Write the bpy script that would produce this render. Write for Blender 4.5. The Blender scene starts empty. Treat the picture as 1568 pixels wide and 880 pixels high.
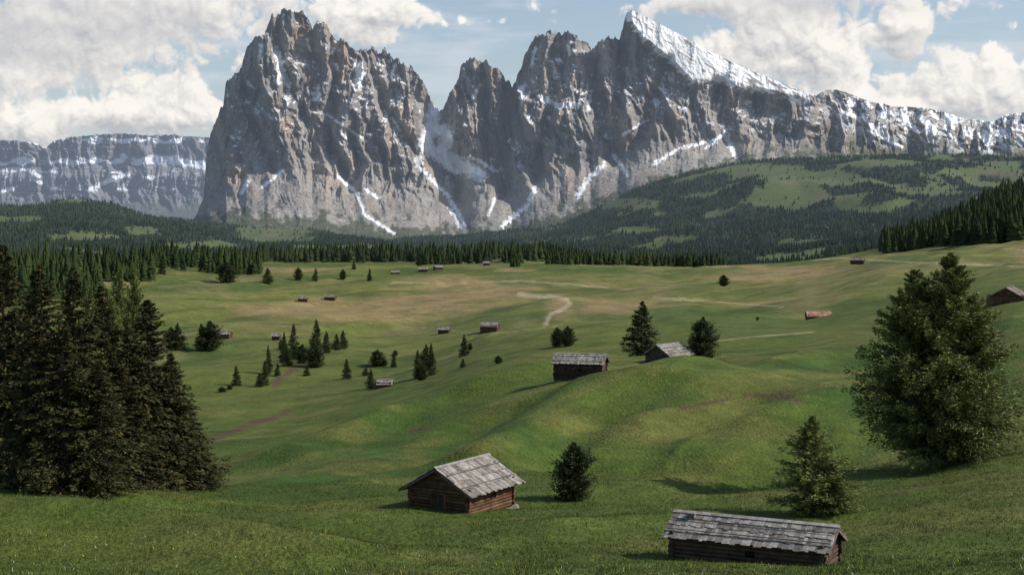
import bpy, math, numpy as np, random
from mathutils import Matrix, Vector
rng=np.random.default_rng(7); random.seed(7)
F=2178.0; P=math.atan(90/F); CP,SP=math.cos(P),math.sin(P)
# ---------------------------------------------------------------- helpers
def world(px,py,d):
    cx=(np.asarray(px)-784)/F; cy=(440-np.asarray(py))/F
    k=CP+cy*SP
    return cx/k*d, d+0*cx, (-SP+cy*CP)/k*d
def zof(py,d):
    cy=(440-py)/F; return (-SP+cy*CP)/(CP+cy*SP)*d
def project(X,Y,Z):
    zc=Y*CP-Z*SP; yc=Y*SP+Z*CP
    return 784+F*X/zc, 440-F*yc/zc
def ss(a,b,x):
    t=np.clip((x-a)/(b-a),0,1); return t*t*(3-2*t)
_ga=rng.uniform(0,2*np.pi,4096); GX=np.cos(_ga); GY=np.sin(_ga)
PERM=rng.permutation(4096)
def pn(x,y,seed=0):
    x=np.asarray(x,float); y=np.asarray(y,float)
    xi=np.floor(x); yi=np.floor(y); fx=x-xi; fy=y-yi
    xi=xi.astype(np.int64); yi=yi.astype(np.int64)
    u=fx*fx*fx*(fx*(fx*6-15)+10); v=fy*fy*fy*(fy*(fy*6-15)+10)
    s0=int(PERM[(seed*37+11)&4095])
    def g(ix,iy,dx,dy):
        h=PERM[(PERM[(ix+s0)&4095]+iy*7)&4095]
        return GX[h]*dx+GY[h]*dy
    a=g(xi,yi,fx,fy); b=g(xi+1,yi,fx-1,fy); c=g(xi,yi+1,fx,fy-1); d=g(xi+1,yi+1,fx-1,fy-1)
    return 1.5*((a+(b-a)*u)+((c+(d-c)*u)-(a+(b-a)*u))*v)
def fbm(x,y,o=4,seed=0,g=0.5):
    s=0;a=1;t=0
    for i in range(o):
        s=s+a*pn(x*2**i+i*17.3,y*2**i-i*9.1,seed+i); t+=a; a*=g
    return s/t*1.3
def ell(px,py,cx,cy,rx,ry): return np.exp(-((px-cx)/rx)**2-((py-cy)/ry)**2)
def pdist(px,py,pts):
    best=np.full(px.shape,1e9); 
    for (x0,y0),(x1,y1) in zip(pts[:-1],pts[1:]):
        dx,dy=x1-x0,y1-y0; t=np.clip(((px-x0)*dx+(py-y0)*dy)/(dx*dx+dy*dy),0,1)
        best=np.minimum(best,np.hypot(px-x0-t*dx,py-y0-t*dy))
    return best
def pchip(x,y,xq):
    x=np.asarray(x,float); h=np.diff(x)[:,None]; dl=np.diff(y,axis=0)/h
    m=np.zeros_like(y)
    a,b=dl[:-1],dl[1:]
    w1=2*h[1:]+h[:-1]; w2=h[1:]+2*h[:-1]
    with np.errstate(all='ignore'):
        hm=(w1+w2)/(w1/a+w2/b)
    m[1:-1]=np.where(a*b>0,hm,0)
    m[0]=dl[0]; m[-1]=dl[-1]
    i=np.clip(np.searchsorted(x,xq)-1,0,len(x)-2)
    hh=h[i]; t=((xq-x[i])[:,None])/hh
    return ((2*t**3-3*t**2+1)*y[i]+(t**3-2*t**2+t)*hh*m[i]+(-2*t**3+3*t**2)*y[i+1]+(t**3-t**2)*hh*m[i+1])
def mk(name,V,Fc,mats,col=None,smooth=False,midx=None,link=True):
    V=np.asarray(V,np.float32); Fc=np.asarray(Fc,np.int32); n,k=Fc.shape
    me=bpy.data.meshes.new(name)
    me.vertices.add(len(V)); me.vertices.foreach_set('co',V.ravel())
    me.loops.add(n*k); me.loops.foreach_set('vertex_index',Fc.ravel())
    me.polygons.add(n); me.polygons.foreach_set('loop_start',np.arange(0,n*k,k,dtype=np.int32))
    try: me.polygons.foreach_set('loop_total',np.full(n,k,np.int32))
    except Exception: pass
    for m in mats: me.materials.append(m)
    if midx is not None: me.polygons.foreach_set('material_index',np.asarray(midx,np.int32))
    me.polygons.foreach_set('use_smooth',np.full(n,smooth,bool))
    if col is not None:
        col=np.asarray(col,np.float32)
        if col.shape[1]==3: col=np.concatenate([col,np.ones((len(col),1),np.float32)],1)
        a=me.attributes.new('col','FLOAT_COLOR','POINT'); a.data.foreach_set('color',col.ravel())
    me.update(calc_edges=True); me.validate()
    if not link: return me
    ob=bpy.data.objects.new(name,me); bpy.context.collection.objects.link(ob); return ob
def gridfaces(nr,nc):
    i=np.arange(nr-1)[:,None]*nc+np.arange(nc-1)[None,:]; i=i.ravel()
    return np.stack([i,i+1,i+nc+1,i+nc],1)
# ---------------------------------------------------------------- materials
def mat(name,noises=(),rough=0.9,bump=None,spec=0.15,stretch=None,haze=False):
    m=bpy.data.materials.new(name); m.use_nodes=True; nt=m.node_tree; N=nt.nodes; L=nt.links
    b=N['Principled BSDF']; b.inputs['Roughness'].default_value=rough
    b.inputs['Specular IOR Level'].default_value=spec
    at=N.new('ShaderNodeAttribute'); at.attribute_name='col'
    tc=N.new('ShaderNodeTexCoord'); src=tc.outputs['Object']
    if stretch:
        mp=N.new('ShaderNodeMapping'); mp.inputs['Scale'].default_value=stretch; L.new(src,mp.inputs[0]); src=mp.outputs[0]
    cur=at.outputs['Color']
    for (sc,lo,hi,det) in noises:
        n=N.new('ShaderNodeTexNoise'); n.inputs['Scale'].default_value=sc; n.inputs['Detail'].default_value=det; L.new(src,n.inputs['Vector'])
        r=N.new('ShaderNodeMapRange'); r.inputs['From Min'].default_value=0.3; r.inputs['From Max'].default_value=0.7
        r.inputs['To Min'].default_value=lo; r.inputs['To Max'].default_value=hi; L.new(n.outputs[0],r.inputs[0])
        v=N.new('ShaderNodeVectorMath'); v.operation='SCALE'; L.new(cur,v.inputs[0]); L.new(r.outputs[0],v.inputs['Scale']); cur=v.outputs[0]
    L.new(cur,b.inputs['Base Color'])
    if bump:
        n=N.new('ShaderNodeTexNoise'); n.inputs['Scale'].default_value=bump[0]; n.inputs['Detail'].default_value=6; L.new(src,n.inputs['Vector'])
        bp=N.new('ShaderNodeBump'); bp.inputs['Strength'].default_value=bump[1]; bp.inputs['Distance'].default_value=bump[2]
        L.new(n.outputs[0],bp.inputs['Height']); L.new(bp.outputs[0],b.inputs['Normal'])
    if haze:  # painted airlight: faint surface emission growing with distance across the valley (object space)
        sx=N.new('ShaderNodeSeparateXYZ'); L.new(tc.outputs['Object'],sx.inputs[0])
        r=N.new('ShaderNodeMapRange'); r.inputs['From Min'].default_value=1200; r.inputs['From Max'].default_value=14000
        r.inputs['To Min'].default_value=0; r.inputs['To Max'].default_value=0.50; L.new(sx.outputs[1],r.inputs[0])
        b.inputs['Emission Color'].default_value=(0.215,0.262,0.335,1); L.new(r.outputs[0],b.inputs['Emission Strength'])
    return m
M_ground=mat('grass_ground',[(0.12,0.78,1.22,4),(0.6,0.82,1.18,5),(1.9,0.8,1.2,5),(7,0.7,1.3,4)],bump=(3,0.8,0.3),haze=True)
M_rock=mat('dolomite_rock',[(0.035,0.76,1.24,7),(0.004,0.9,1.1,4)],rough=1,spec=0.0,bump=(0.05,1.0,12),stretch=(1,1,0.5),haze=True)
M_fol=mat('conifer_foliage',[(0.8,0.7,1.3,2)],rough=0.8,spec=0.1)
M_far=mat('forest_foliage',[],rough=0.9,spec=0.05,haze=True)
M_bark=mat('bark',[(3,0.6,1.4,4)],bump=(8,0.6,0.05))
M_wood=mat('weathered_wood',[(2.2,0.6,1.4,6),(9,0.75,1.25,4)],rough=0.85,bump=(14,0.4,0.02))
M_stone=mat('field_stone',[(4,0.7,1.3,4)],bump=(9,0.6,0.03))
M_blade=mat('grass_blades',[],rough=0.7)
# ---------------------------------------------------------------- terrain
cols=np.array([-900,-300,0,200,400,600,800,1000,1200,1400,1568,1900,2500],float)
rows=[
(2,  [2300]*13),
(15, [1250]*13),
(30, [1110]*13),
(50, [965]*13),
(66, [880,880,880,880,884,886,886,886,886,882,878,870,860]),
(75, [835,835,832,836,850,856,860,860,861,858,850,840,830]),
(85, [790,790,790,800,815,825,830,832,832,822,810,800,790]),
(100,[750,750,748,757,782,785,788,790,782,768,752,735,700]),
(115,[752,752,750,750,765,760,760,760,752,738,712,680,650]),
(130,[756,756,754,752,752,745,735,728,720,708,662,620,590]),
(150,[745,745,742,738,722,702,680,662,650,640,602,560,530]),
(175,[725,725,720,710,690,662,615,592,590,590,550,510,480]),
(210,[685,685,680,675,665,628,578,562,550,545,502,470,440]),
(250,[650,650,650,650,648,608,556,540,525,505,463,430,400]),
(300,[612,612,612,612,612,590,536,516,508,482,446,410,380]),
(400,[555,555,555,555,555,555,512,492,488,460,430,395,360]),
(550,[492,492,495,500,500,500,480,470,460,434,415,385,350]),
(750,[450,450,450,450,460,458,452,448,434,405,397,375,340]),
(1000,[422,422,422,422,428,425,425,425,415,393,376,345,320]),
(1300,[405,405,405,404,408,408,406,410,405,380,330,300,290]),
(1700,[400,400,400,400,400,398,396,412,402,368,300,265,255]),
(2200,[415,415,415,415,412,412,412,420,412,375,314,285,270]),
(3000,[385,385,382,392,392,394,400,402,396,375,345,320,300]),
(4000,[352,352,350,362,380,386,384,368,335,322,312,300,290]),
(4800,[335,335,342,340,360,380,372,335,285,275,285,275,270]),
(5500,[342,342,344,338,348,368,356,283,242,238,236,225,220]),
(6500,[350,350,350,350,370,385,375,300,262,260,260,255,250]),
(9000,[375]*13)]
RD=np.array([r[0] for r in rows],float); RP=np.array([r[1] for r in rows],float)
ds=np.concatenate([np.linspace(2,60,30)[:-1],np.geomspace(60,300,380)[:-1],np.geomspace(300,2500,260)[:-1],np.geomspace(2500,9000,200)])
pxs=np.linspace(-900,2500,850)
T=pchip(np.log(RD),RP,np.log(ds)); T=pchip(cols,T.T.copy(),pxs).T
D=ds[:,None]+0*pxs[None,:]; PXG=0*D+pxs[None,:]
X=(PXG-784)/F*D; Z=zof(T,D)
def wpt(px,py,d0,d1):
    c=int(round((px-pxs[0])/(pxs[1]-pxs[0]))); m=np.where((ds>=d0)&(ds<=d1))[0]
    i=m[int(np.argmin(np.abs(T[m,c]-py)))]; return ((px-784)/F*ds[i],ds[i])
und=0.22*fbm(X/9,D/9,3,3)*ss(60,75,D)*(1-ss(400,900,D))
und+=0.9*fbm(X/30,D/34,3,11)*ss(70,130,D)*(1-0.4*ss(600,1500,D))
fu=(X*30-D*23)/37.8; fa=(X*23+D*30)/37.8
fold=(1-np.abs(pn(fu/15+0.4*pn(fa/30,fu/30,5),fa/75,21))*1.6)
und+=1.0*fold*ss(112,140,D)*(1-ss(190,260,D))*ss(420,600,PXG)
wob=1.6*fbm(X/14,D/14,2,12)
for pts,hh,wd in [([(740,715),(810,668),(880,628),(960,600),(1060,578)],2.0,5.2),([(905,705),(985,655),(1050,615),(1160,588)],1.8,5.2),([(1085,700),(1160,655),(1260,622),(1350,600)],1.6,5.6),
    ([(440,705),(560,668),(660,630),(760,598),(850,578)],1.9,5.5),([(640,712),(720,672),(800,630)],-1.3,4.5),([(850,715),(930,660),(1010,612)],-1.4,4.2),([(1000,720),(1080,670),(1190,620)],-1.4,4.6),([(1130,735),(1250,700),(1350,660)],-1.5,5.5)]:
    wp=[wpt(a,b,118,240) for a,b in pts]
    und+=hh*np.exp(-((pdist(X,D,wp)+wob)/wd)**2)
for pts,hh,wd in [([(-100,790),(120,790),(300,812),(480,850)],1.1,4.0),([(300,790),(480,800),(600,815)],-1.0,4),([(820,815),(960,800),(1080,795)],0.7,4),([(0,845),(200,850),(420,870)],-0.6,3)]:
    wp=[wpt(a,b,68,112) for a,b in pts]
    und+=hh*np.exp(-((pdist(X,D,wp)+wob*0.7)/wd)**2)
und+=3.4*fbm(X/150,D/170,3,31)*ss(260,600,D)*(1-ss(1100,1500,D)*0.6)
und+=2.6*(1-np.abs(pn(fu/42,fa/150,77))*1.7)*ss(260,400,D)*(1-ss(1000,1500,D))
und+=(60+10*(PXG<800))*fbm(X/650,D/650,4,41)*ss(2400,3500,D)*(1-0.6*ss(5000,5500,D))
for cx_,d_,wx_,wd_,hh in [(150,4700,80,500,50),(20,4300,70,400,15),(290,4000,60,350,30),(420,4300,50,350,-25),(540,3900,90,400,10),(820,4200,90,400,20),(1010,4300,80,400,20)]:
    und+=hh*np.exp(-((PXG-cx_)/wx_)**2-((D-d_)/wd_)**2)
Z=Z+und
PX,PY=project(X,D,Z)
def hz(x,y):
    x=np.asarray(x,float); y=np.asarray(y,float)
    p=784+F*x/y; c=np.clip((p-pxs[0])/(pxs[1]-pxs[0]),0,len(pxs)-1.001); ci=c.astype(int); cf=c-ci
    r=np.clip(np.searchsorted(ds,y)-1,0,len(ds)-2); rf=(y-ds[r])/(ds[r+1]-ds[r])
    a=Z[r,ci]*(1-cf)+Z[r,ci+1]*cf; b=Z[r+1,ci]*(1-cf)+Z[r+1,ci+1]*cf
    return a*(1-rf)+b*rf
def gnd(px,py,d0,d1):
    dd=np.linspace(d0,d1,400); k=CP+((440-py)/F)*SP
    xx=(px-784)/F/k*dd; zz=hz(xx,dd); _,pp=project(xx,dd,zz)
    i=int(np.argmin(np.abs(pp-py))); return float(xx[i]),float(dd[i]),float(zz[i])
def mixc(a,b,m): return a*(1-m[...,None])+np.asarray(b)*m[...,None]
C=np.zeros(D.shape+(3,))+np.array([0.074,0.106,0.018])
n1=fbm(X/14,D/14,4,51); n2=fbm(X/60,D/60,4,52)
C=mixc(C,[0.046,0.086,0.014],ss(-0.1,0.4,n2)*(1-ss(250,400,D)))
C=mixc(C,[0.135,0.132,0.034],ss(-0.05,0.45,n1)*0.7*(1-ss(250,400,D)))
C=mixc(C,[0.108,0.126,0.025],ss(0.3,1.0,ell(PX,PY,150,830,420,40))*0.6)
C=mixc(C,[0.126,0.128,0.031],ss(0.05,0.5,fbm(fu/7,fa/40,4,58))*0.65*ss(112,130,D)*(1-ss(250,350,D)))
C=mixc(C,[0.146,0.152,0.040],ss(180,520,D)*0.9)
C=mixc(C,[0.066,0.100,0.022],ss(-0.12,0.28,fbm(X/90,D/240,4,53))*ss(240,420,D)*0.85)
C=mixc(C,[0.20,0.17,0.072],ss(0.04,0.36,fbm(X/40,D/120,4,59))*ss(260,450,D)*(1-ss(1200,1500,D))*0.55)
C=mixc(C,[0.058,0.088,0.021],ss(0.12,0.30,fbm(fu/16,fa/90,4,60))*ss(260,420,D)*(1-ss(1200,1500,D))*0.6)
tan=ss(0.12,0.40,fbm(X/110,D/190,5,54))*ss(380,520,D)*(1-ss(1250,1600,D))*0.75
for e in [(590,486,60,7),(760,448,90,14),(930,468,70,14),(1230,418,110,10),(860,470,24,20),(700,455,60,8),(1150,425,80,6)]:
    tan=np.maximum(tan,ell(PX,PY,*e)*ss(-0.35,0.2,fbm(X/30,D/60,4,55)+ell(PX,PY,*e)*0.4)*ss(250,320,D))
C=mixc(C,[0.27,0.195,0.092],np.clip(tan,0,0.85))
brown=np.zeros(D.shape)
for pts,w in [([(325,672),(370,655),(420,638),(445,628)],6),([(1140,606),(1190,606),(1225,615)],5),([(1040,625),(1120,610)],3),([(420,588),(440,572),(468,552)],8),([(620,660),(660,655)],3),([(1350,760),(1420,740)],4)]:
    brown=np.maximum(brown,ss(w,w*0.3,pdist(PX,PY,pts)+3*fbm(X/3,D/6,3,56)))
C=mixc(C,[0.10,0.066,0.038],brown*0.85*ss(100,115,D))
path=np.zeros(D.shape)
for pts,w,st_ in [([(836,496),(842,482),(862,473),(873,465),(866,457),(840,454),(795,451)],4.0,1),([(1080,524),(1150,516),(1245,508)],1.6,.6),([(1000,455),(1100,462),(1200,470)],1.4,.6),([(600,432),(700,434),(800,430),(930,440)],1.4,.7),([(1180,400),(1300,395),(1400,402),(1568,408)],1.5,.7),([(640,500),(740,512),(850,500)],1.1,.5)]:
    path=np.maximum(path,st_*ss(w,w*0.4,pdist(PX,PY,pts)+0.8*fbm(X/9,D/20,3,57)))
C=mixc(C,[0.38,0.32,0.20],path*0.85*ss(200,220,D))
clr=np.zeros(D.shape)
for e in [(1205,290,60,36),(1170,262,60,13),(1270,272,55,13),(1500,262,70,9),(940,312,75,9,),(420,358,65,15),(1195,397,40,10),(110,362,70,8),(1080,300,20,6),(1330,320,45,7),(1420,292,60,7),(300,376,55,7),(980,352,40,5),(1040,365,30,5),(560,378,45,6),(30,376,40,5),(1350,250,60,7),(700,380,40,4)]:
    clr=np.maximum(clr,ell(PX,PY,*e))
nf=fbm(X/230,D/230,4,61)
FM=(clr+0.45*nf<0.40)&(nf<0.28+0.08*(PX<1000))&(D>2300)
edge=np.interp(PX,[-300,318,450,600,800,900,1000,1100,1200,1400,1568,1900],[305,310,332,352,342,303,274,254,240,236,232,230])
FM&=(PY>edge+6*nf)
FM&=~((PX>1280)&(PY<256)&(nf>0.0))
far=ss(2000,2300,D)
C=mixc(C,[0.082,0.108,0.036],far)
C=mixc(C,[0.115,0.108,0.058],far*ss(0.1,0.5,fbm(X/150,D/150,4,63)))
C=mixc(C,[0.024,0.036,0.020],FM*1.0)
C=mixc(C,[0.29,0.275,0.25],ss(4,-10,PY-edge+14*fbm(X/90,D/160,4,64))*ss(340,380,PX)*ss(1150,1050,PX)*ss(4600,5000,D)*0.75)
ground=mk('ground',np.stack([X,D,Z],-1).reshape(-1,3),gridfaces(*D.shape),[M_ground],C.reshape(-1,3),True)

# ---------------------------------------------------------------- mountains
def massif(name,px0,px1,nu,nv,sky,base,D0,span,prof,gul,amp,scale,snowfn,jag,slab=None):
    px=np.linspace(px0,px1,nu); s=np.interp(px,[a for a,b in sky],[b for a,b in sky])
    jg=np.interp(px,[a for a,b in jag],[b for a,b in jag])
    s=s-jg*(np.maximum(0,pn(px/7,px*0+.5,91))*9+np.abs(pn(px/3.2,px*0+5.5,92))*5+pn(px/1.8,px*0+2.5,93)*1.6)+jg*3.5
    b=np.interp(px,[a for a,_ in base],[c for _,c in base])
    v=np.linspace(0,1,nv)[:,None]
    PXm=px[None,:]+0*v; V=v+0*PXm
    ssm=np.interp(px,[a for a,b_ in sky],[b_ for a,b_ in sky])
    PYm=b[None,:]*(1-v)+ssm[None,:]*v+(s-ssm)[None,:]*ss(0.86,1.0,V)
    xm=(PXm-784)*scale; zm=(350-PYm)*scale
    wx=xm+60*fbm(xm/420,zm/420,3,71)+14*fbm(xm/60,zm/110,3,74)+0.10*zm; wz=zm+40*fbm(xm/300+9,zm/300,3,72)
    dep=D0+span*prof(V)
    wall=ss(0.12,0.50,V+0.12*fbm(xm/150,zm/150,3,75))
    A=amp*(0.02+0.98*wall); A2=amp*(0.30+0.70*wall)
    if slab is not None:
        q=(1-0.85*slab(PXm,PYm)); A=A*q; A2=A2*q
    for (lx,lz,a,sd) in [(330,1000,105,1),(140,520,76,2),(66,230,46,3),(31,95,23,4),(15,38,10,5)]:
        dep=dep+A*a*2.1*np.abs(pn(wx/lx,wz/lz,100+sd))      # only recessed gullies: no overhang above the screes
    dep=dep+A2*(20*pn(xm/260,(zm+0.28*xm)/55,81)+12*pn(xm/100,(zm+0.28*xm)/22,82)+6*fbm(xm/14,zm/14,2,83)+14*fbm(xm/80,zm/70,4,84))
    for pts,w,dd in gul:
        q=pdist(PXm+5*pn(PXm/20,PYm/25,85),PYm,pts); dep=dep+dd*np.exp(-(q/w)**2)*ss(0.02,0.3,V)
    Xm,Ym,Zm=world(PXm,PYm,dep)
    Pm=np.stack([Xm,Ym,Zm],-1)
    du=np.gradient(Pm,axis=1); dv=np.gradient(Pm,axis=0); n=np.cross(du,dv); n/=np.linalg.norm(n,axis=-1,keepdims=True)+1e-9
    nz=n[...,2]
    Cm=snowfn(PXm,PYm,V,nz,xm,zm,wx,wz)
    back=[];cb=[]
    for k,(dz,dy) in enumerate([(60,120),(500,500),(1400,900)]):
        back.append(np.stack([Xm[-1]*(1+dy/Ym[-1]),Ym[-1]+dy,Zm[-1]-dz],-1)); cb.append(Cm[-1])
    Pm=np.concatenate([Pm,np.stack(back)],0); Cm=np.concatenate([Cm,np.stack(cb)],0)
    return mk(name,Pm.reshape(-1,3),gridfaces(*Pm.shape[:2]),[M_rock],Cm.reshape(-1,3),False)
skyM=[(285,345),(300,330),(312,300),(317,225),(322,205),(330,185),(342,160),(346,128),(358,112),(370,106),(377,72),(390,56),(405,52),(411,34),(424,21),(440,16),(460,17),(470,24),(478,44),(486,34),(500,35),(507,50),(515,64),(530,62),(545,77),(560,73),(575,80),(590,80),(605,90),(620,97),(635,107),(645,122),(655,142),(664,158),(672,172),(681,163),(688,142),(703,118),(709,98),(720,88),(735,91),(745,98),(765,106),(777,126),(784,132),(795,112),(803,85),(815,60),(830,50),(850,48),(865,53),(880,57),(893,62),(904,77),(918,62),(935,56),(949,58),(953,44),(959,20),(967,15),(975,18),(1000,32),(1040,52),(1080,75),(1120,95),(1160,112),(1200,128),(1230,140),(1250,148),(1262,138),(1280,137),(1300,143),(1330,155),(1370,163),(1410,165),(1440,170),(1470,180),(1500,185),(1520,186),(1540,176),(1568,172),(1750,165),(1950,200)]
SX=[a for a,b in skyM]; SY=[b for a,b in skyM]
baseM=[(285,370),(450,390),(600,402),(800,395),(900,360),(1000,325),(1100,300),(1200,285),(1400,280),(1568,278),(1950,275)]
jagM=[(285,0.4),(330,0.8),(420,1),(660,1),(780,1),(950,1),(965,0.35),(1000,0.12),(1250,0.2),(1300,0.2),(1950,0.2)]
gul=[([(668,160),(668,220),(700,290),(705,350)],22,330),([(783,120),(775,200),(765,300)],12,220),([(903,70),(915,160),(935,250)],11,170),([(950,55),(945,150),(945,250)],9,140),
 ([(508,50),(512,130),(500,210),(540,290)],9,120),([(415,40),(440,120),(470,190)],8,110),([(372,105),(385,180),(420,260)],8,110),([(560,75),(585,160),(640,240)],9,110),([(850,50),(845,150),(820,280)],9,130),
 ([(1020,100),(990,190),(960,240)],12,140),([(1100,135),(1110,200),(1125,240)],14,150),([(1200,160),(1190,200)],12,100),([(318,200),(300,300)],25,300),([(735,95),(742,180),(750,260)],6,70)]
snowL=[([(664,170),(660,200),(650,225),(690,245),(735,268)],13),([(662,195),(682,205),(678,240)],14),([(650,222),(700,262)],9),([(548,100),(552,118),(548,130)],9),([(422,75),(430,105),(440,132)],5),([(432,95),(425,125)],4),([(485,135),(487,150)],5),
 ([(515,268),(548,298),(558,328),(604,358)],2.2),([(645,258),(690,305),(712,345)],3),([(820,285),(808,315),(770,345)],3.6),([(925,252),(900,275),(885,300)],4),([(940,238),(960,268)],3.4),([(1110,202),(1125,238)],4.4),([(1105,208),(1080,228)],2.4),([(1095,214),(1040,228),(1000,252)],2.4),
 ([(380,276),(370,296)],3),([(432,262),(400,288)],2.4),([(830,150),(855,162),(885,160)],5),([(798,135),(800,155)],4),([(990,185),(955,206)],2.2),([(905,140),(900,170)],2.5),([(605,100),(600,115)],2),([(735,130),(725,150)],2),([(690,320),(706,348)],3.2),([(1210,150),(1225,156)],4),([(1330,200),(1380,225)],2.5),([(560,290),(580,303)],2.2),([(500,175),(560,215)],1.6),([(760,300),(748,330)],2),
 ([(400,70),(398,90)],2.5),([(470,60),(474,78)],2),([(820,75),(815,100)],3),([(845,95),(850,120)],3),([(870,70),(872,85)],2),([(720,240),(760,262)],3),([(600,180),(612,200)],1.6),([(520,200),(530,212)],2)]
screeL=[([(700,240),(740,300),(690,345)],16),([(820,290),(800,330),(740,358)],20),([(920,262),(895,300),(860,325)],17),([(1115,215),(1130,240),(1060,262)],15),([(640,262),(700,320),(712,355)],14),([(340,310),(420,325),(480,335)],11),([(520,270),(560,320),(600,358)],10),([(1240,160),(1330,200),(1400,225)],13),([(1000,258),(1080,235)],10),([(940,285),(970,262)],8),([(600,330),(660,350)],8)]
lowX=[955,985,1030,1060,1100,1170,1230,1260]; lowY=[22,62,98,128,126,142,152,148]
def slabM(px,py): return ss(14,-8,py-np.interp(px,lowX,lowY))*ss(955,965,px)*ss(1280,1255,px)
def colM(px,py,v,nz,xm,zm,wx,wz):
    C=np.zeros(px.shape+(3,))+np.array([0.255,0.232,0.210])
    st=fbm(wx/32,wz/260,5,201); C=mixc(C,[0.145,0.138,0.136],ss(0.0,0.42,st)*ss(0.25,0.5,v))
    C=mixc(C,[0.37,0.268,0.188],ss(0.05,0.5,fbm(wx/110,wz/320,4,202))*0.5)
    C=mixc(C,[0.33,0.31,0.285],ss(0.1,0.5,fbm(wx/50,wz/110,4,205))*0.5)
    lay=fbm(xm/400,(zm+0.28*xm)/22,4,203); C=mixc(C,[0.15,0.142,0.14],ss(0.1,0.5,lay)*0.45)
    scr=ss(0.32,0.18,v+0.08*fbm(xm/60,zm/60,4,204))*0.4
    for pts,w in screeL: scr=np.maximum(scr,ss(w,w*0.3,pdist(px,py,pts)+5*fbm(xm/30,zm/30,4,206)))
    C=mixc(C,[0.30,0.28,0.252],scr*0.85)
    hb=np.interp(px,[285,318,450,600,700,800,900,1000,1100,1200,1400,1568,1900],[330,322,328,340,352,340,310,275,250,234,218,212,207])
    vg=ss(-6,8,py-hb+34*fbm(xm/50,zm/50,5,207))
    C=mixc(C,[0.055,0.070,0.036],vg*0.8)
    gr=ss(1150,1280,px)*ss(20,60,py-np.interp(px,SX,SY))
    C=mixc(C,[0.110,0.102,0.064],gr*ss(-0.3,0.35,fbm(xm/60,zm/60,4,208))*0.8)
    n=fbm(xm/26,zm/26,4,209); nn=fbm(xm/90,zm/90,3,210)
    th=np.quantile(nz[(v>0.5)],0.86)
    sn=ss(th-0.01,th+0.07,nz+0.12*n+0.16*nn)*ss(0.36,0.6,v)
    sn=sn*np.interp(px,[300,650,800,1000,1150,1250],[0.8,0.9,1,1,0.7,0.6])
    w=6*fbm(xm/16,zm/16,4,211)
    for pts,wd in snowL: sn=np.maximum(sn,ss(wd+1.3,wd*0.4,pdist(px,py,pts)+w*min(1,wd/4)))
    s=np.interp(px,SX,SY)
    low=np.interp(px,lowX,lowY)
    pl=ss(5,-3,py-low+13*fbm((xm+1.6*zm)/70,(zm-0.6*xm)/24,4,212))*ss(955,962,px)*(px<1262)
    holes=ss(0.28,0.42,fbm((xm)/60,(zm+0.6*xm)/16,4,213)+0.30*ss(1020,1220,px))
    sn=np.maximum(sn,pl*(1-0.9*holes))
    rb=(py-s)
    rr=ss(1255,1300,px)*ss(66,30,rb)*ss(-0.02,0.12,pn((xm+0.9*zm)/38,(zm-0.5*xm)/90,214)+0.5*fbm(xm/25,zm/18,3,215)-0.06*ss(1400,1250,px))
    sn=np.maximum(sn,rr)
    return mixc(C,[0.78,0.78,0.785],np.clip(sn,0,1))
def profM(v): return 0.50*ss(0,0.40,v)*1.0+0.5*v
mountain=massif('rocky_mountain',285,1950,1380,430,skyM,baseM,5350,1200,profM,gul,1.0,3.0,colM,jagM,slabM)
skyS=[(-700,230),(-300,222),(0,214),(55,218),(66,228),(85,214),(110,209),(150,206),(185,204),(230,207),(270,207),(320,210),(420,230)]
baseS=[(-700,350),(420,350)]
def colS(px,py,v,nz,xm,zm,wx,wz):
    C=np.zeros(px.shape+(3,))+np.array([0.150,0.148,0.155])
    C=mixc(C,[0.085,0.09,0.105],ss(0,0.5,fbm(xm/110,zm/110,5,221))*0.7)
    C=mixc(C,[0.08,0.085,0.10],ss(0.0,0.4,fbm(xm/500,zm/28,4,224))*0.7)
    n=fbm(xm/130,zm/60,5,222)
    yy=py+12*fbm(xm/300,zm/200,3,223)
    led=ell(0*py,yy,0,246,1,7)+ell(0*py,yy,0,214,1,5)*0.9+ell(0*py,yy,0,287,1,5)*0.55+ell(0*py,yy,0,266,1,4)*0.5
    sn=ss(0.5,0.8,led+0.9*n)
    sn=np.maximum(sn,ss(9,3,pdist(px,py,[(235,243),(285,250),(322,255)])+4*n))
    sn=np.maximum(sn,ss(5,2,pdist(px,py,[(140,290),(180,270),(196,268)])+4*n))
    sn=np.maximum(sn,ss(4,2,pdist(px,py,[(0,262),(40,258),(60,270)])+4*n))
    C=mixc(C,[0.52,0.53,0.56],sn)
    return mixc(C,[0.07,0.085,0.07],ss(300,325,py+16*n))
def profS(v): return 0.5*v+0.25*ss(0.55,0.72,v)+0.25*ss(0,0.3,v)
plateau=massif('plateau_mountain',-700,420,760,170,skyS,baseS,13000,1700,profS,[],1.7,6.0,colS,[(-700,0.3),(420,0.3)])

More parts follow.
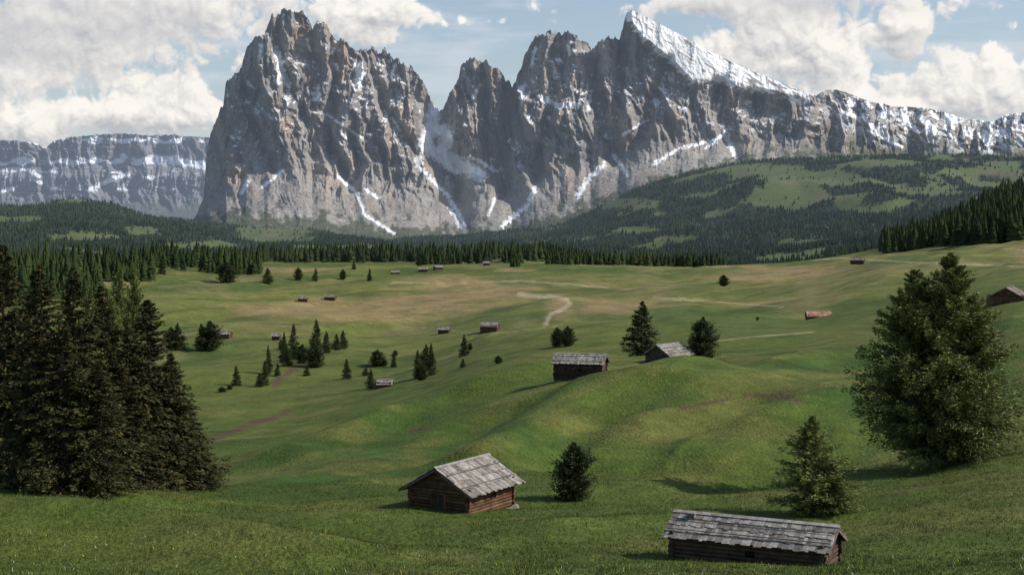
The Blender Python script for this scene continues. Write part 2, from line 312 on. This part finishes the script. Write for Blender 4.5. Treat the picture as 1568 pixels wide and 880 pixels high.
# ---------------------------------------------------------------- forests (one mesh each)
def lowtree(sides,tiers,seed):
    r=np.random.default_rng(seed); V=[];Fc=[]
    for t in range(tiers):
        z0=0.06+0.86*t/tiers; z1=min(1,z0+1.7/tiers+0.05); R=(1-(t/tiers))**0.85
        b=len(V)
        for s in range(sides):
            a=2*math.pi*(s+0.5*t)/sides; rr=R*r.uniform(0.62,1.12); V.append((rr*math.cos(a),rr*math.sin(a),z0-0.03*r.random()))
        V.append((0,0,z1 if t<tiers-1 else 1))
        for s in range(sides): Fc.append((b+s,b+(s+1)%sides,b+sides))
    return np.array(V),np.array(Fc)
def scatter(name,pos,h,ratio,sides,tiers,c0,c1,nvar=3):
    Vs=[];Fs=[];Cs=[];off=0; n=len(pos); vs=rng.integers(0,nvar,n)
    patch=np.clip(0.5+1.1*fbm(pos[:,0]/160,pos[:,1]/160,3,305),0,1)
    for k in range(nvar):
        idx=np.where(vs==k)[0]; 
        if len(idx)==0: continue
        V,Fc=lowtree(sides,tiers,k+5); a=rng.uniform(0,6.28,len(idx)); r=h[idx]*ratio*rng.uniform(0.75,1.25,len(idx))
        x=(V[None,:,0]*np.cos(a)[:,None]-V[None,:,1]*np.sin(a)[:,None])*r[:,None]+pos[idx,0][:,None]
        y=(V[None,:,0]*np.sin(a)[:,None]+V[None,:,1]*np.cos(a)[:,None])*r[:,None]+pos[idx,1][:,None]
        z=V[None,:,2]*h[idx][:,None]+pos[idx,2][:,None]-0.3
        Vs.append(np.stack([x,y,z],-1).reshape(-1,3)); Fs.append((Fc[None]+(np.arange(len(idx))*len(V))[:,None,None]).reshape(-1,3)+off)
        m=0.5*rng.random(len(idx))**1.5+0.5*patch[idx]; cc=np.array(c0)[None]*(1-m[:,None])+np.array(c1)[None]*m[:,None]
        Cs.append(np.repeat(cc,len(V),0)); off+=len(idx)*len(V)
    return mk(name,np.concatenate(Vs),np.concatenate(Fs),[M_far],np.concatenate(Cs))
N=120000
u=rng.uniform(-350,1950,N); dd=np.exp(rng.uniform(np.log(2350),np.log(5700),N))
ri=np.clip(np.searchsorted(ds,dd),0,len(ds)-1); ci=np.clip(((u-pxs[0])/(pxs[1]-pxs[0])).astype(int),0,len(pxs)-1)
k=FM[ri,ci]|(rng.random(N)<0.04); k&=rng.random(N)<(dd/4600)**0.7
x=(u-784)/F*dd; x,dd2=x[k],dd[k]; z=hz(x,dd2)
_,pyv=project(x,dd2,z); kk=pyv>np.interp(u[k],[318,450,600,800,900,1000,1100,1200],[305,326,346,336,300,272,248,236])+9*fbm(x/160,dd2/160,3,306); x,dd2,z=x[kk],dd2[kk],z[kk]
scatter('distant_forest',np.stack([x,dd2,z],1),rng.uniform(7,17,len(x)),0.28,5,2,(0.014,0.026,0.018),(0.050,0.074,0.032))
print('far trees',len(x))
P3=[];H3=[]
for (a,b,d0,d1,n,h0,h1) in [(-300,235,620,1150,1500,11,19),(230,400,1050,1500,330,11,19),(395,905,1480,1800,1100,12,21),(730,800,1300,1500,60,12,18),(845,1110,1280,1420,420,9,15),(780,845,1150,1300,28,8,14),(1350,1900,1000,1850,3600,14,24),(640,720,1330,1450,55,10,17),(430,560,1450,1550,80,10,17),(1100,1350,1800,2100,260,8,12)]:
    uu=rng.uniform(a,b,n); d_=rng.uniform(d0,d1,n); xx=(uu-784)/F*d_
    keep=fbm(xx/45,d_/45,3,301)>-0.2
    if a==1350: keep=(uu-1350)>((1300-d_)*0.55)
    if a==-300: keep&=(uu<150)|(d_>850)
    xx,d_=xx[keep],d_[keep]; P3.append(np.stack([xx,d_,hz(xx,d_)],1)); H3.append(rng.uniform(h0,h1,len(xx))*(0.75+0.5*rng.random(len(xx))))
scatter('spruce_forest',np.concatenate(P3),np.concatenate(H3),0.23,9,7,(0.018,0.030,0.013),(0.050,0.068,0.022))

# ---------------------------------------------------------------- detailed trees
def norm(v): return v/(np.linalg.norm(v,axis=-1,keepdims=True)+1e-9)
def conifer(name,H,R,prof,nbr,ntw,seed,el0,el1,droop,tw,c_in,c_out,c_tip,lo=0.04,trunk=0.018,irr=0.25,tops=None,vj=0.06,thin=1.0):
    r=np.random.default_rng(seed); V=[];Q=[];C=[];MI=[];off=0
    def add(v,q,c,m):
        nonlocal off
        V.append(v);Q.append(q+off);C.append(c);MI.append(np.full(len(q),m)); off+=len(v)
    tops=tops or [(0,0,1.0,1.0)]
    for (tx,ty,th,tr) in tops:
        Ht=H*th; n=int(nbr*th*tr)
        K=9; S=8; zz=np.linspace(0,1,K); a=np.arange(S)*2*np.pi/S
        bend=lambda s:(tx*ss(0,0.5,s)+0.012*H*np.sin(s*5+seed),ty*ss(0,0.5,s)+0.01*H*np.cos(s*4+seed))
        bx,by=bend(zz); rad=H*trunk*(1-zz)**0.9+0.012+0.6*H*trunk*np.exp(-zz*35)
        vx=bx[:,None]+rad[:,None]*np.cos(a); vy=by[:,None]+rad[:,None]*np.sin(a); vz=(zz*Ht*0.985)[:,None]+0*vx-0.3*(zz[:,None]==0)
        q=[(i*S+j,i*S+(j+1)%S,(i+1)*S+(j+1)%S,(i+1)*S+j) for i in range(K-1) for j in range(S)]
        add(np.stack([vx,vy,vz],-1).reshape(-1,3),np.array(q),np.tile([0.10,0.075,0.058],(K*S,1)),1)
        s=lo+(1-lo)*(np.arange(n)+r.uniform(0,1,n))/n; s=np.clip(s,0,0.995)
        az=r.uniform(0,2*np.pi,n)
        lump=1+irr*np.asarray(pn(np.cos(az)*1.6+s*7+seed,np.sin(az)*1.6-s*3,600+seed))*1.6+irr*r.normal(0,0.45,n)
        L=R*tr*prof(s)*np.clip(lump,0.4,1.6)
        el=np.radians(el0+(el1-el0)*s+r.normal(0,9,n))
        bx,by=bend(s); base=np.stack([bx,by,s*Ht],-1)
        dr=np.stack([np.cos(az)*np.cos(el),np.sin(az)*np.cos(el),np.sin(el)],-1)
        ts=np.array([0,0.5,1.0]); pts=base[:,None]+dr[:,None]*(L[:,None]*ts)[...,None]; pts[...,2]-=droop*L[:,None]*ts**2
        wd=(0.010+0.008*L)[:,None]*(1.05-ts); side=norm(np.cross(dr,[0,0,1.0]))[:,None]*wd[...,None]; up=np.array([0,0,1.0])*wd[...,None]
        lv=np.stack([pts+side,pts-side*0.5+up,pts-side*0.5-up],2).reshape(-1,3)
        q=[]
        for i in range(2):
            for j in range(3): q.append((i*3+j,i*3+(j+1)%3,(i+1)*3+(j+1)%3,(i+1)*3+j))
        q=(np.array(q)[None]+(np.arange(n)*9)[:,None,None]).reshape(-1,4)
        add(lv,q,np.tile([0.08,0.06,0.046],(len(lv),1)),1)
        cnt=np.maximum(4,(ntw*(0.25+L/R)).astype(int)); bi=np.repeat(np.arange(n),cnt); m=len(bi)
        t=r.uniform(0.10,1.0,m)**0.75
        p=base[bi]+dr[bi]*(L[bi]*t)[:,None]; p[:,2]-=droop*L[bi]*t**2
        sd=norm(np.cross(dr[bi],[0,0,1.0])); sg=r.choice([-1,1],m); spread=L[bi]*0.30*(1.08-t)+0.08
        lat=r.uniform(0,1,m)*spread
        p=p+sd*(sg*lat)[:,None]+dr[bi]*(0.25*lat)[:,None]; p[:,2]+=-0.25*lat-r.uniform(0,0.5,m)*tw*0.8+r.normal(0,1,m)*vj*L[bi]
        d=norm(dr[bi]*0.8+sd*(sg*r.uniform(0.2,1.0,m))[:,None]+r.normal(0,0.35,(m,3))+np.array([0,0,-0.2]))
        w=norm(np.cross(d,r.normal(0,1,(m,3))))
        l=tw*r.uniform(0.6,1.35,m)*(0.55+0.45*np.clip(L[bi]/R*1.6,0,1)); ww=l*r.uniform(0.16,0.3,m)*thin
        a0=p-d*(l*0.5)[:,None]; a1=p+w*ww[:,None]; a2=p+d*(l*0.5)[:,None]; a3=p-w*ww[:,None]
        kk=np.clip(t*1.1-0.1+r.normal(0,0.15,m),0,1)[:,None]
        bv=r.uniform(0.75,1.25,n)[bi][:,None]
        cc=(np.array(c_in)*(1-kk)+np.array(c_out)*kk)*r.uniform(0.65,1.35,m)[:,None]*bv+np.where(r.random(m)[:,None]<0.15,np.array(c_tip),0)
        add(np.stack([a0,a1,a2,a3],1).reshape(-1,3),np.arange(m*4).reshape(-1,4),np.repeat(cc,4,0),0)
    return mk(name,np.concatenate(V),np.concatenate(Q),[M_fol,M_bark],np.concatenate(C),False,np.concatenate(MI),link=False)
spr=lambda s:(1-s)**0.72*(0.55+0.45*ss(0,0.12,s))+0.02
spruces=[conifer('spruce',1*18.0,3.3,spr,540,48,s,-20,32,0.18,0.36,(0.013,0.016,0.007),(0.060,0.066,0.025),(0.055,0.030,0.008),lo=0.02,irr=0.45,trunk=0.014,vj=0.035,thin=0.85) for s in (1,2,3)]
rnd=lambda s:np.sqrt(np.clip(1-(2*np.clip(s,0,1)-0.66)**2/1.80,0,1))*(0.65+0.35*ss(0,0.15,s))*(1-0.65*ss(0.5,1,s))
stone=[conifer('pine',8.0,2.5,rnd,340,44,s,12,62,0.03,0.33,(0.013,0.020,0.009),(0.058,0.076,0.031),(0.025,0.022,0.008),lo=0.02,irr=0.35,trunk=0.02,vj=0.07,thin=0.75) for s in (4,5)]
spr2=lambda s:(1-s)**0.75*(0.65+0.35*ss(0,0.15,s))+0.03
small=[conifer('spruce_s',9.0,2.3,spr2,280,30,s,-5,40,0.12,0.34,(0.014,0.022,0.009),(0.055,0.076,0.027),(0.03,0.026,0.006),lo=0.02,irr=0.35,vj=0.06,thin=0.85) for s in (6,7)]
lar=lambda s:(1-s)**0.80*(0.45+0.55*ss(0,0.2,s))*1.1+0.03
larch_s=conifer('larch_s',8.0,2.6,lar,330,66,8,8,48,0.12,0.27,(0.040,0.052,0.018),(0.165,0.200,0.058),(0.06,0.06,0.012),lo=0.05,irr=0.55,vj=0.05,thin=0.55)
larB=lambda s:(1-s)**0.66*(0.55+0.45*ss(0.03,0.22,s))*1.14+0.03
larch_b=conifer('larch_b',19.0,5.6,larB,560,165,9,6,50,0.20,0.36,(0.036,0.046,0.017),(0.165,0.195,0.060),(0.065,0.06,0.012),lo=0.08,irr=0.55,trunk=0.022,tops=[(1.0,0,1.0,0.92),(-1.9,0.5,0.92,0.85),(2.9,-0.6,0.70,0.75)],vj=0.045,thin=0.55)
def tree(name,me,H,R,px,py,hpx,wpx,d0,d1,rot=None,lean=0):
    x,y,z=gnd(px,py,d0,d1); s=hpx/F*y; w=wpx/2/F*y
    ob=bpy.data.objects.new(name,me); bpy.context.collection.objects.link(ob)
    ob.location=(x,y,z-0.1); ob.scale=(w/R,w/R,s/H); ob.rotation_euler=(0,lean,random.uniform(0,6.28) if rot is None else rot); return ob
for i,(px,py,top,w) in enumerate([(-75,748,385,180),(12,748,370,165),(68,750,398,150),(120,750,410,150),(160,748,432,135),(234,740,448,165),(288,740,600,100),(200,748,495,130),(45,760,450,150),(262,742,530,110),(100,758,490,140),(-20,762,430,160),(150,756,550,130),(185,750,560,140),(20,765,560,160),(305,742,665,70),(225,745,600,120)]):
    tree('spruce_tree',spruces[i%3],18,3.3,px,py,py-top,w,96,125)
tree('larch_tree',larch_b,19,6.3,1432,712,327,238,120,140,rot=0.15)
tree('larch_tree',larch_s,8,2.6,1243,788,155,125,90,112,rot=1.0)
tree('larch_tree',larch_s,8,2.6,1275,786,80,75,90,112,rot=2.0)
tree('stone_pine_tree',stone[0],8,2.5,878,766,92,66,98,118)
tree('spruce_tree',small[0],9,2.3,983,541,85,64,205,245)
tree('stone_pine_tree',stone[1],8,2.5,1076,552,68,50,195,240)
tree('stone_pine_tree',stone[0],8,2.5,853,530,30,20,230,330); tree('stone_pine_tree',stone[1],8,2.5,869,530,32,26,230,330)
for i,(px,py,h,w,kind) in enumerate([(362,590,32,17,0),(405,590,38,16,0),(411,572,45,14,0),(398,592,22,18,0),(435,555,48,18,0),(450,550,56,22,0),(463,556,30,22,1),(484,545,58,24,0),(500,540,34,18,0),(515,536,26,18,0),(482,562,38,30,1),(526,532,30,16,0),(440,560,30,20,0),
  (531,580,32,17,0),(568,594,30,18,0),(578,560,26,26,1),(603,562,24,11,0),(645,582,26,20,1),(652,562,36,26,0),(660,574,50,20,0),(711,545,34,18,0),(709,562,14,11,0),(720,536,12,8,1),(763,556,13,13,1),(560,575,14,14,0),(640,578,44,18,0),
  (322,525,46,38,1),(308,520,42,22,0),(273,525,42,28,0),(262,535,36,24,1),(347,433,32,32,1),(410,434,24,20,0),(457,429,20,14,1),(483,430,20,11,0),(525,428,16,11,1),(566,430,20,9,0),(542,412,13,8,0),(1108,438,18,17,1),(642,392,20,8,0),
  (605,545,10,10,1),(588,560,12,12,1),(1160,490,6,5,1),(340,600,9,14,1),(352,596,8,10,1),(248,420,26,14,0),(430,520,16,12,0),(470,575,16,12,0),(425,575,20,12,0)]):
    me,H,R=(small[i%2],9,2.3) if kind==0 else (stone[i%2],8,2.5)
    dr=(240,420) if py>480 else ((700,1300))
    if py>565: dr=(225,400)
    tree('spruce_tree' if kind==0 else 'stone_pine_tree',me,H,R,px,py,h,w,*dr)
for px,py,h,w in [(185,560,150,60),(205,570,160,50),(165,590,150,60),(140,600,160,60)]:
    tree('larch_tree',larch_s,8,2.6,px,py,h,w,280,400)

# ---------------------------------------------------------------- huts
class B:
    def __init__(s): s.V=[];s.Q=[];s.C=[]
    def box(s,c,size,col,rot=None,jit=0):
        b=len(s.V); R=rot or Matrix.Identity(3)
        for dx in (-.5,.5):
            for dy in (-.5,.5):
                for dz in (-.5,.5):
                    v=R@Vector((dx*size[0]+random.uniform(-jit,jit),dy*size[1]+random.uniform(-jit,jit),dz*size[2]+random.uniform(-jit,jit)))+Vector(c)
                    s.V.append(tuple(v)); s.C.append(col)
        for f in [(0,1,3,2),(4,6,7,5),(0,4,5,1),(2,3,7,6),(0,2,6,4),(1,5,7,3)]: s.Q.append(tuple(b+i for i in f))
    def log(s,p0,p1,r,col,n=8):
        p0,p1=Vector(p0),Vector(p1); d=(p1-p0).normalized(); u=d.cross(Vector((0,0,1)) if abs(d.z)<0.9 else Vector((1,0,0))).normalized(); w=d.cross(u)
        b=len(s.V)
        for p in (p0,p1):
            for i in range(n):
                a=2*math.pi*i/n; s.V.append(tuple(p+u*r*math.cos(a)+w*r*math.sin(a))); s.C.append(col)
        for i in range(n): s.Q.append((b+i,b+(i+1)%n,b+n+(i+1)%n,b+n+i))
        for e in (0,n):
            for i in range(1,n-2,2): s.Q.append((b+e,b+e+i,b+e+i+1,b+e+i+2))
    def out(s,name,m,parent):
        ob=mk(name,s.V,s.Q,[m],s.C); ob.parent=parent; return ob
def vc(c,a=0.25):
    k=1+random.uniform(-a,a); return tuple(x*k for x in c)
GREY=(0.26,0.235,0.21); WD=(0.105,0.062,0.040); DK=(0.045,0.030,0.022)
def hut(name,px,py,d0,d1,rot,L,W,hw,pitch=28,ov=(0.55,0.55),roofc=GREY,wallc=WD,doorside=-1,detail=True,sink=0.0,boards=0.24):
    x,y,z=gnd(px,py,d0,d1)
    ca,sa=math.cos(math.radians(rot)),math.sin(math.radians(rot))
    # rest the sill on the lowest corner's ground: stone base fills the rest
    zc=[float(hz(x+a*L/2*ca-b*W/2*sa,y+a*L/2*sa+b*W/2*ca)) for a in (-1,1) for b in (-1,1)]
    gap=max(0.0,z-min(zc)); lower=min(gap*0.45,0.5); deep=gap-lower+0.5
    e=bpy.data.objects.new(name,None); bpy.context.collection.objects.link(e); e.location=(x,y,z-sink-lower); e.rotation_euler=(0,0,math.radians(rot))
    tp=math.tan(math.radians(pitch)); rise=W/2*tp
    w=B(); r=0.125 if detail else 0.2; step=r*1.85
    w.box((0,0,hw/2-deep/2),(L-0.16,W-0.16,hw+deep-0.02),DK)
    k=0 if detail else -int(deep/step)
    while k*step<hw:
        zz=k*step+r
        for sy in (-1,1): w.log((-L/2-random.uniform(.15,.3),sy*W/2,zz),(L/2+random.uniform(.15,.3),sy*W/2,zz),r*random.uniform(.9,1.03),vc(wallc,.35),8)
        for sx in (-1,1): w.log((sx*L/2,-W/2-random.uniform(.15,.3),zz+step/2),(sx*L/2,W/2+random.uniform(.15,.3),zz+step/2),r*random.uniform(.9,1.03),vc(wallc,.35),8)
        k+=1
    zz=hw
    while zz<hw+rise-0.1:
        hl=(hw+rise-zz)/tp-0.05
        for sx in (-1,1): w.box((sx*(L/2-0.01),0,zz+0.09),(0.08+random.uniform(0,.03),2*hl,0.175),vc(wallc,.35))
        zz+=0.18
    w.out('walls',M_wood,e)
    d=B()
    sx=doorside; dh=min(1.6,hw-0.1)
    for i in range(5): d.box((sx*(L/2+0.16),-0.45+i*0.2,dh/2),(0.05+0.01*(i%2),0.185,dh),vc((0.06,0.04,0.03),.3))
    d.box((sx*(L/2+0.17),-0.62,dh/2),(0.09,0.1,dh+0.1),vc(wallc)); d.box((sx*(L/2+0.17),0.52,dh/2),(0.09,0.1,dh+.1),vc(wallc)); d.box((sx*(L/2+0.17),-0.05,dh+0.1),(0.1,1.3,0.1),vc(wallc))
    d.out('door',M_wood,e)
    g=B()
    g.box((0.3,-W/2-0.135,hw*0.62),(0.5,0.05,0.3),(0.01,0.01,0.01)); 
    for sxx in (-1,1): g.box((0.3+sxx*0.3,-W/2-0.15,hw*0.62),(0.07,0.07,0.38),vc(wallc))
    g.out('vent_window',M_wood,e)
    rf=B(); RL=L+2*ov[0]; sl=(W/2+ov[1])/math.cos(math.radians(pitch)); top=hw+rise+0.14
    for sy in (-1,1):
        Rm=Matrix.Rotation(-sy*math.radians(pitch),3,'X')
        def pt(a,b,c):
            v=Rm@Vector((0,sy*b,c)); return (a,v.y,top+v.z)
        rf.box(pt(0,sl/2+0.02,-0.03),(RL-0.12,sl-0.1,0.06),DK,Rm)
        nc=4 if detail else 2; cl=sl/nc
        for c in range(nc):
            a=-RL/2
            while a<RL/2-0.05:
                bw=boards*random.uniform(.6,1.35) if detail else boards*2; bw=min(bw,RL/2-a)
                b0=c*cl-(0.0 if c==0 else 0.12); b1=(c+1)*cl+random.uniform(-.07,.10)
                Rj=Rm@Matrix.Rotation(math.radians(1.6+random.uniform(-.8,.8))*sy,3,'X')@Matrix.Rotation(random.uniform(-.015,.015),3,'Z')
                cc_=vc(roofc,.45); wm=random.uniform(0.88,1.08); cc_=(cc_[0],cc_[1]*(.5+.5*wm),cc_[2]*wm)
                rf.box(pt(a+bw/2,(b0+b1)/2,0.035+0.022*(nc-1-c)+random.uniform(0,.02)),(bw-0.014,b1-b0,0.03),cc_,Rj,0.005)
                a+=bw
        if detail:
            for b in (sl*0.30,sl*0.72):
                rf.log(pt(-RL/2+0.1,b,0.18),pt(RL/2-0.1,b+random.uniform(-.07,.07),0.18),0.028,vc((0.17,0.15,0.13)))
        for b in (0.15,sl-0.35): rf.log(pt(-RL/2+0.05,b,-0.12),pt(RL/2-0.05,b,-0.12),0.08,vc(WD))
        for sxx in (-1,1): rf.box(pt(sxx*(RL/2-0.04),sl/2,-0.06),(0.05,sl,0.17),vc((0.13,0.10,0.08)),Rm)
    rf.box((0,-0.08,top+0.135),(RL+0.06,0.26,0.035),vc(roofc),Matrix.Rotation(math.radians(pitch)*0.9,3,'X'))
    rf.box((0,0.11,top+0.125),(RL+0.04,0.22,0.035),vc(roofc),Matrix.Rotation(-math.radians(pitch)*0.9,3,'X'))
    rf.out('roof',M_wood,e)
    if detail:
        st=B(); zz=-0.06
        while zz>-deep:
            for sy in (-1,1):
                a=-L/2
                while a<L/2:
                    s_=random.uniform(.22,.5); st.box((a+s_/2,sy*(W/2-0.03),zz-0.08),(s_*0.96,0.3+random.uniform(0,.06),0.21),vc((0.20,0.19,0.175),.3),Matrix.Rotation(random.uniform(-.06,.06),3,'Z'),0.025); a+=s_
            for sx in (-1,1):
                b=-W/2
                while b<W/2:
                    s_=random.uniform(.22,.5); st.box((sx*(L/2-0.03),b+s_/2,zz-0.08),(0.3+random.uniform(0,.06),s_*0.96,0.21),vc((0.20,0.19,0.175),.3),Matrix.Rotation(random.uniform(-.06,.06),3,'Z'),0.025); b+=s_
            zz-=0.2
        st.out('stone_footing',M_stone,e)
    return e
h1=hut('log_barn',708,776,90,112,59,6.2,4.9,2.0,pitch=29,ov=(0.65,0.75),wallc=(0.135,0.072,0.044))
h2=hut('log_barn',1155,856,68,86,-27,8.2,3.1,1.45,pitch=26,ov=(0.5,0.45),sink=0.0,wallc=(0.085,0.056,0.042))
c=B(); c.box((-3.4,-0.4,2.3),(0.3,0.25,0.35),(0.2,0.17,0.15)); c.box((-3.4,-0.4,2.5),(0.42,0.38,0.05),(0.25,0.22,0.2)); c.out('roof_vent',M_wood,h2)
c=B()
for i in range(9): c.log((4.5+0.12*i,-1.5,0.05+0.12*(i%3)),(4.7+0.1*i,0.2,0.05+0.12*(i%3)),0.07,vc((0.2,0.16,0.13)))
c.out('stacked_logs',M_wood,h2)
c=B()
for i in range(7): c.box((1.0+0.25*i,-3.0-0.05*i,0.0+0.02*i),(1.8,0.2,0.05),vc((0.3,0.27,0.23)),Matrix.Rotation(0.1*i,3,'Z'))
c.out('loose_planks',M_wood,h1)
hut('log_barn',889,577,165,190,-14,5.9,3.6,2.2,pitch=25,ov=(0.5,0.5),wallc=(0.08,0.05,0.036))
hut('log_barn',1024,556,190,230,48,5.2,4.2,1.5,pitch=30,ov=(0.55,0.6),wallc=(0.10,0.075,0.055))
for (px,py,d0,d1,rot,L,W,hw,rc) in [(750,507,330,520,-12,4.9,3.6,1.9,GREY),(680,510,330,520,-8,3.2,2.6,1.4,GREY),(464,461,600,900,0,4.2,3,1.6,GREY),(506,459,600,900,-10,5,3.4,1.6,GREY),(605,421,900,1250,10,6,4,2,GREY),(648,416,900,1250,0,7,5,2,GREY),(671,413,900,1300,20,6,5,2.2,GREY),(745,406,1100,1500,0,6,5,2,GREY),(762,403,1100,1500,0,6,5,2,GREY),
   (1313,404,600,900,-20,7,5,2.2,(0.22,0.17,0.15)),(1253,487,350,480,-4,5.4,4,0.9,(0.36,0.21,0.14)),(1545,460,240,330,62,7.5,6,1.2,(0.2,0.16,0.14)),(345,517,300,480,-10,3.4,3,1.4,GREY),(271,523,300,480,10,3.2,3,1.8,GREY),(590,592,240,330,-5,2.6,2.4,0.8,GREY),(585,591,240,330,40,1.8,1.8,0.6,GREY),(423,519,300,450,0,2,2,1.4,GREY)]:
    hut('wooden_hut',px,py,d0,d1,rot,L,W,hw,roofc=rc,detail=False,ov=(0.4,0.4),boards=0.3)

# ---------------------------------------------------------------- grass and flowers
def blades(name,n,d0,d1,hmin,hmax,cols_,wid,nb=3):
    d=np.exp(rng.uniform(np.log(d0),np.log(d1),n)); x=(rng.uniform(-120,1690,n)-784)/F*d
    m=n*nb; x=np.repeat(x,nb)+rng.normal(0,.08,m); d=np.repeat(d,nb)+rng.normal(0,.08,m); z=hz(x,d)-0.02
    h=rng.uniform(hmin,hmax,m)*(0.7+0.6*ss(-0.3,0.4,np.asarray(fbm(x/3,d/3,2,401)))); a=rng.uniform(0,np.pi,m); w=rng.uniform(.5,1,m)*wid; lean=rng.normal(0,.35,(m,2))*h[:,None]
    v0=np.stack([x-np.cos(a)*w,d-np.sin(a)*w,z],-1); v1=np.stack([x+np.cos(a)*w,d+np.sin(a)*w,z],-1); v2=np.stack([x+lean[:,0],d+lean[:,1],z+h],-1)
    ci=rng.integers(0,len(cols_),m); cc=np.array(cols_)[ci]*rng.uniform(.75,1.25,(m,1))
    return mk(name,np.stack([v0,v1,v2],1).reshape(-1,3),np.arange(m*3).reshape(-1,3),[M_blade],np.repeat(cc,3,0))
blades('grass',95000,60,135,0.06,0.22,[(0.076,0.112,0.020),(0.100,0.130,0.026),(0.150,0.148,0.045),(0.052,0.086,0.015)],0.022)
blades('wildflowers',1100,60,78,0.10,0.26,[(0.6,0.5,0.05),(0.6,0.6,0.5)],0.025,1)

# ---------------------------------------------------------------- sky : clouds on a distant sheet
cpx=np.concatenate([np.linspace(-900,-60,160)[:-1],np.linspace(-60,1630,1180),np.linspace(1630,2500,162)[1:]]); nu=len(cpx); cpy=np.concatenate([np.linspace(345,-30,390),np.linspace(-32,-500,130)])
CX,CY=np.meshgrid(cpx,cpy)
def bias(x,y):
    b=-0.32+0*x
    for (cx,cy,rx,ry,a) in [(70,60,330,95,0.80),(250,165,95,38,0.80),(35,195,70,34,0.85),(170,185,150,26,0.5),(565,25,85,38,0.9),(640,10,50,25,0.3),(330,15,170,45,0.45),
        (1200,65,118,60,0.98),(1290,105,60,52,0.82),(1130,118,60,34,0.55),(1390,42,54,40,0.98),(1500,118,100,36,0.90),(1440,150,170,28,0.65),(1070,5,90,24,0.6),(1230,-5,190,24,0.45),(1330,172,240,22,0.55),
        (760,32,110,9,0.24),(880,16,80,9,0.2),(-400,80,300,150,0.6),(1900,60,300,120,0.7),(700,-250,900,120,0.5)]:
        b=b+a*np.exp(-((x-cx)/rx)**2-((y-cy)/ry)**2)
    return b-0.35*ell(x,y,730,95,140,60)-0.2*ell(x,y,1020,35,30,20)-0.45*ell(x,y,1345,75,20,50)-0.35*ell(x,y,1490,50,70,18)-0.3*ell(x,y,100,148,70,13)
def dens(x,y,fine=1.0):
    wx=x+12*fbm(x/70,y/70,4,501); wy=y+10*fbm(x/70+7,y/70,4,502)
    bill=0
    for i,(l,a) in enumerate([(90,0.42),(44,0.30),(22,0.17),(11,0.085*fine),(5.5,0.04*fine),(2.8,0.015*fine)]):
        ca,sa=math.cos(i*1.1+.4),math.sin(i*1.1+.4)
        nn_=pn((wx*ca-wy*sa)/l,(wx*sa+wy*ca)/l,510+i)
        bill=bill+a*(2.7*(np.sqrt(nn_*nn_+0.006))-0.80)
    return bias(x,y)+bill*0.60+0.14*fbm(x/200,y/120,3,503)
d0_=dens(CX,CY)
lit=0
for k_,w_ in [(4,0.40),(10,0.50),(26,0.42)]: lit=lit+w_*(d0_-dens(CX+0.6*k_,CY-k_))
al=ss(-0.10,0.22,d0_)
soft=ss(-0.05,0.5,fbm(CX/260,CY/55,5,520))*0.55
greyz=np.clip(1.0*ell(CX,CY,60,35,300,75)+1.0*ell(CX,CY,1190,-10,230,42)+0.6*ell(CX,CY,1400,70,60,22)+0.35*fbm(CX/150,CY/90,3,521),0,1)
shade=0.64+1.15*lit*(1-0.35*greyz)+0.16*ss(0.30,0.0,d0_)+0.12*fbm(CX/90,CY/60,4,522)
shade=np.clip(shade,0.15,1)*(1-0.42*greyz)
cc=np.array([0.42,0.44,0.49])*(1-shade[...,None])+np.array([1.0,0.955,0.89])*shade[...,None]
wisp=np.array([0.64,0.69,0.77])
al2=np.maximum(al*0.97,np.clip(soft*ss(330,60,CY)+0.18+0.28*ss(110,260,CY),0,1))
cc=cc*al[...,None]+wisp*(1-al[...,None])
Xc,Yc,Zc=world(CX,CY,30000.0)
sm=bpy.data.materials.new('cloud_layer'); sm.use_nodes=True; nt=sm.node_tree; nt.nodes.clear()
at=nt.nodes.new('ShaderNodeAttribute'); at.attribute_name='col'; em=nt.nodes.new('ShaderNodeEmission'); tr=nt.nodes.new('ShaderNodeBsdfTransparent'); mx=nt.nodes.new('ShaderNodeMixShader'); o=nt.nodes.new('ShaderNodeOutputMaterial')
nt.links.new(at.outputs['Color'],em.inputs[0]); nt.links.new(at.outputs['Alpha'],mx.inputs[0]); nt.links.new(tr.outputs[0],mx.inputs[1]); nt.links.new(em.outputs[0],mx.inputs[2]); nt.links.new(mx.outputs[0],o.inputs[0])
mk('sky',np.stack([Xc,Yc,Zc],-1).reshape(-1,3),gridfaces(len(cpy),nu),[sm],np.concatenate([cc,al2[...,None]],-1).reshape(-1,4),True)
# ---------------------------------------------------------------- light
sd=Vector((0.80,-0.05,0.66)).normalized(); el=math.asin(sd.z); azr=math.atan2(sd.x,sd.y)
w=bpy.data.worlds.new('World'); bpy.context.scene.world=w; w.use_nodes=True
st=w.node_tree.nodes.new('ShaderNodeTexSky'); st.sky_type='NISHITA'; st.sun_disc=False; st.sun_elevation=el; st.sun_rotation=azr
w.node_tree.links.new(st.outputs[0],w.node_tree.nodes['Background'].inputs[0]); w.node_tree.nodes['Background'].inputs[1].default_value=0.12
sl=bpy.data.lights.new('sun','SUN'); sl.energy=4.1; sl.angle=math.radians(0.6); sl.color=(1,0.95,0.87)
so=bpy.data.objects.new('sun',sl); so.rotation_euler=sd.to_track_quat('Z','Y').to_euler(); bpy.context.collection.objects.link(so)
cam=bpy.data.cameras.new('camera'); cam.lens=F/1568*36; cam.sensor_width=36; cam.clip_end=90000; cam.clip_start=0.5
co=bpy.data.objects.new('camera',cam); co.rotation_euler=(math.pi/2-P,0,0); bpy.context.collection.objects.link(co)
sc=bpy.context.scene; sc.camera=co; sc.view_settings.view_transform='Standard'; sc.view_settings.look='None'; sc.view_settings.exposure=0
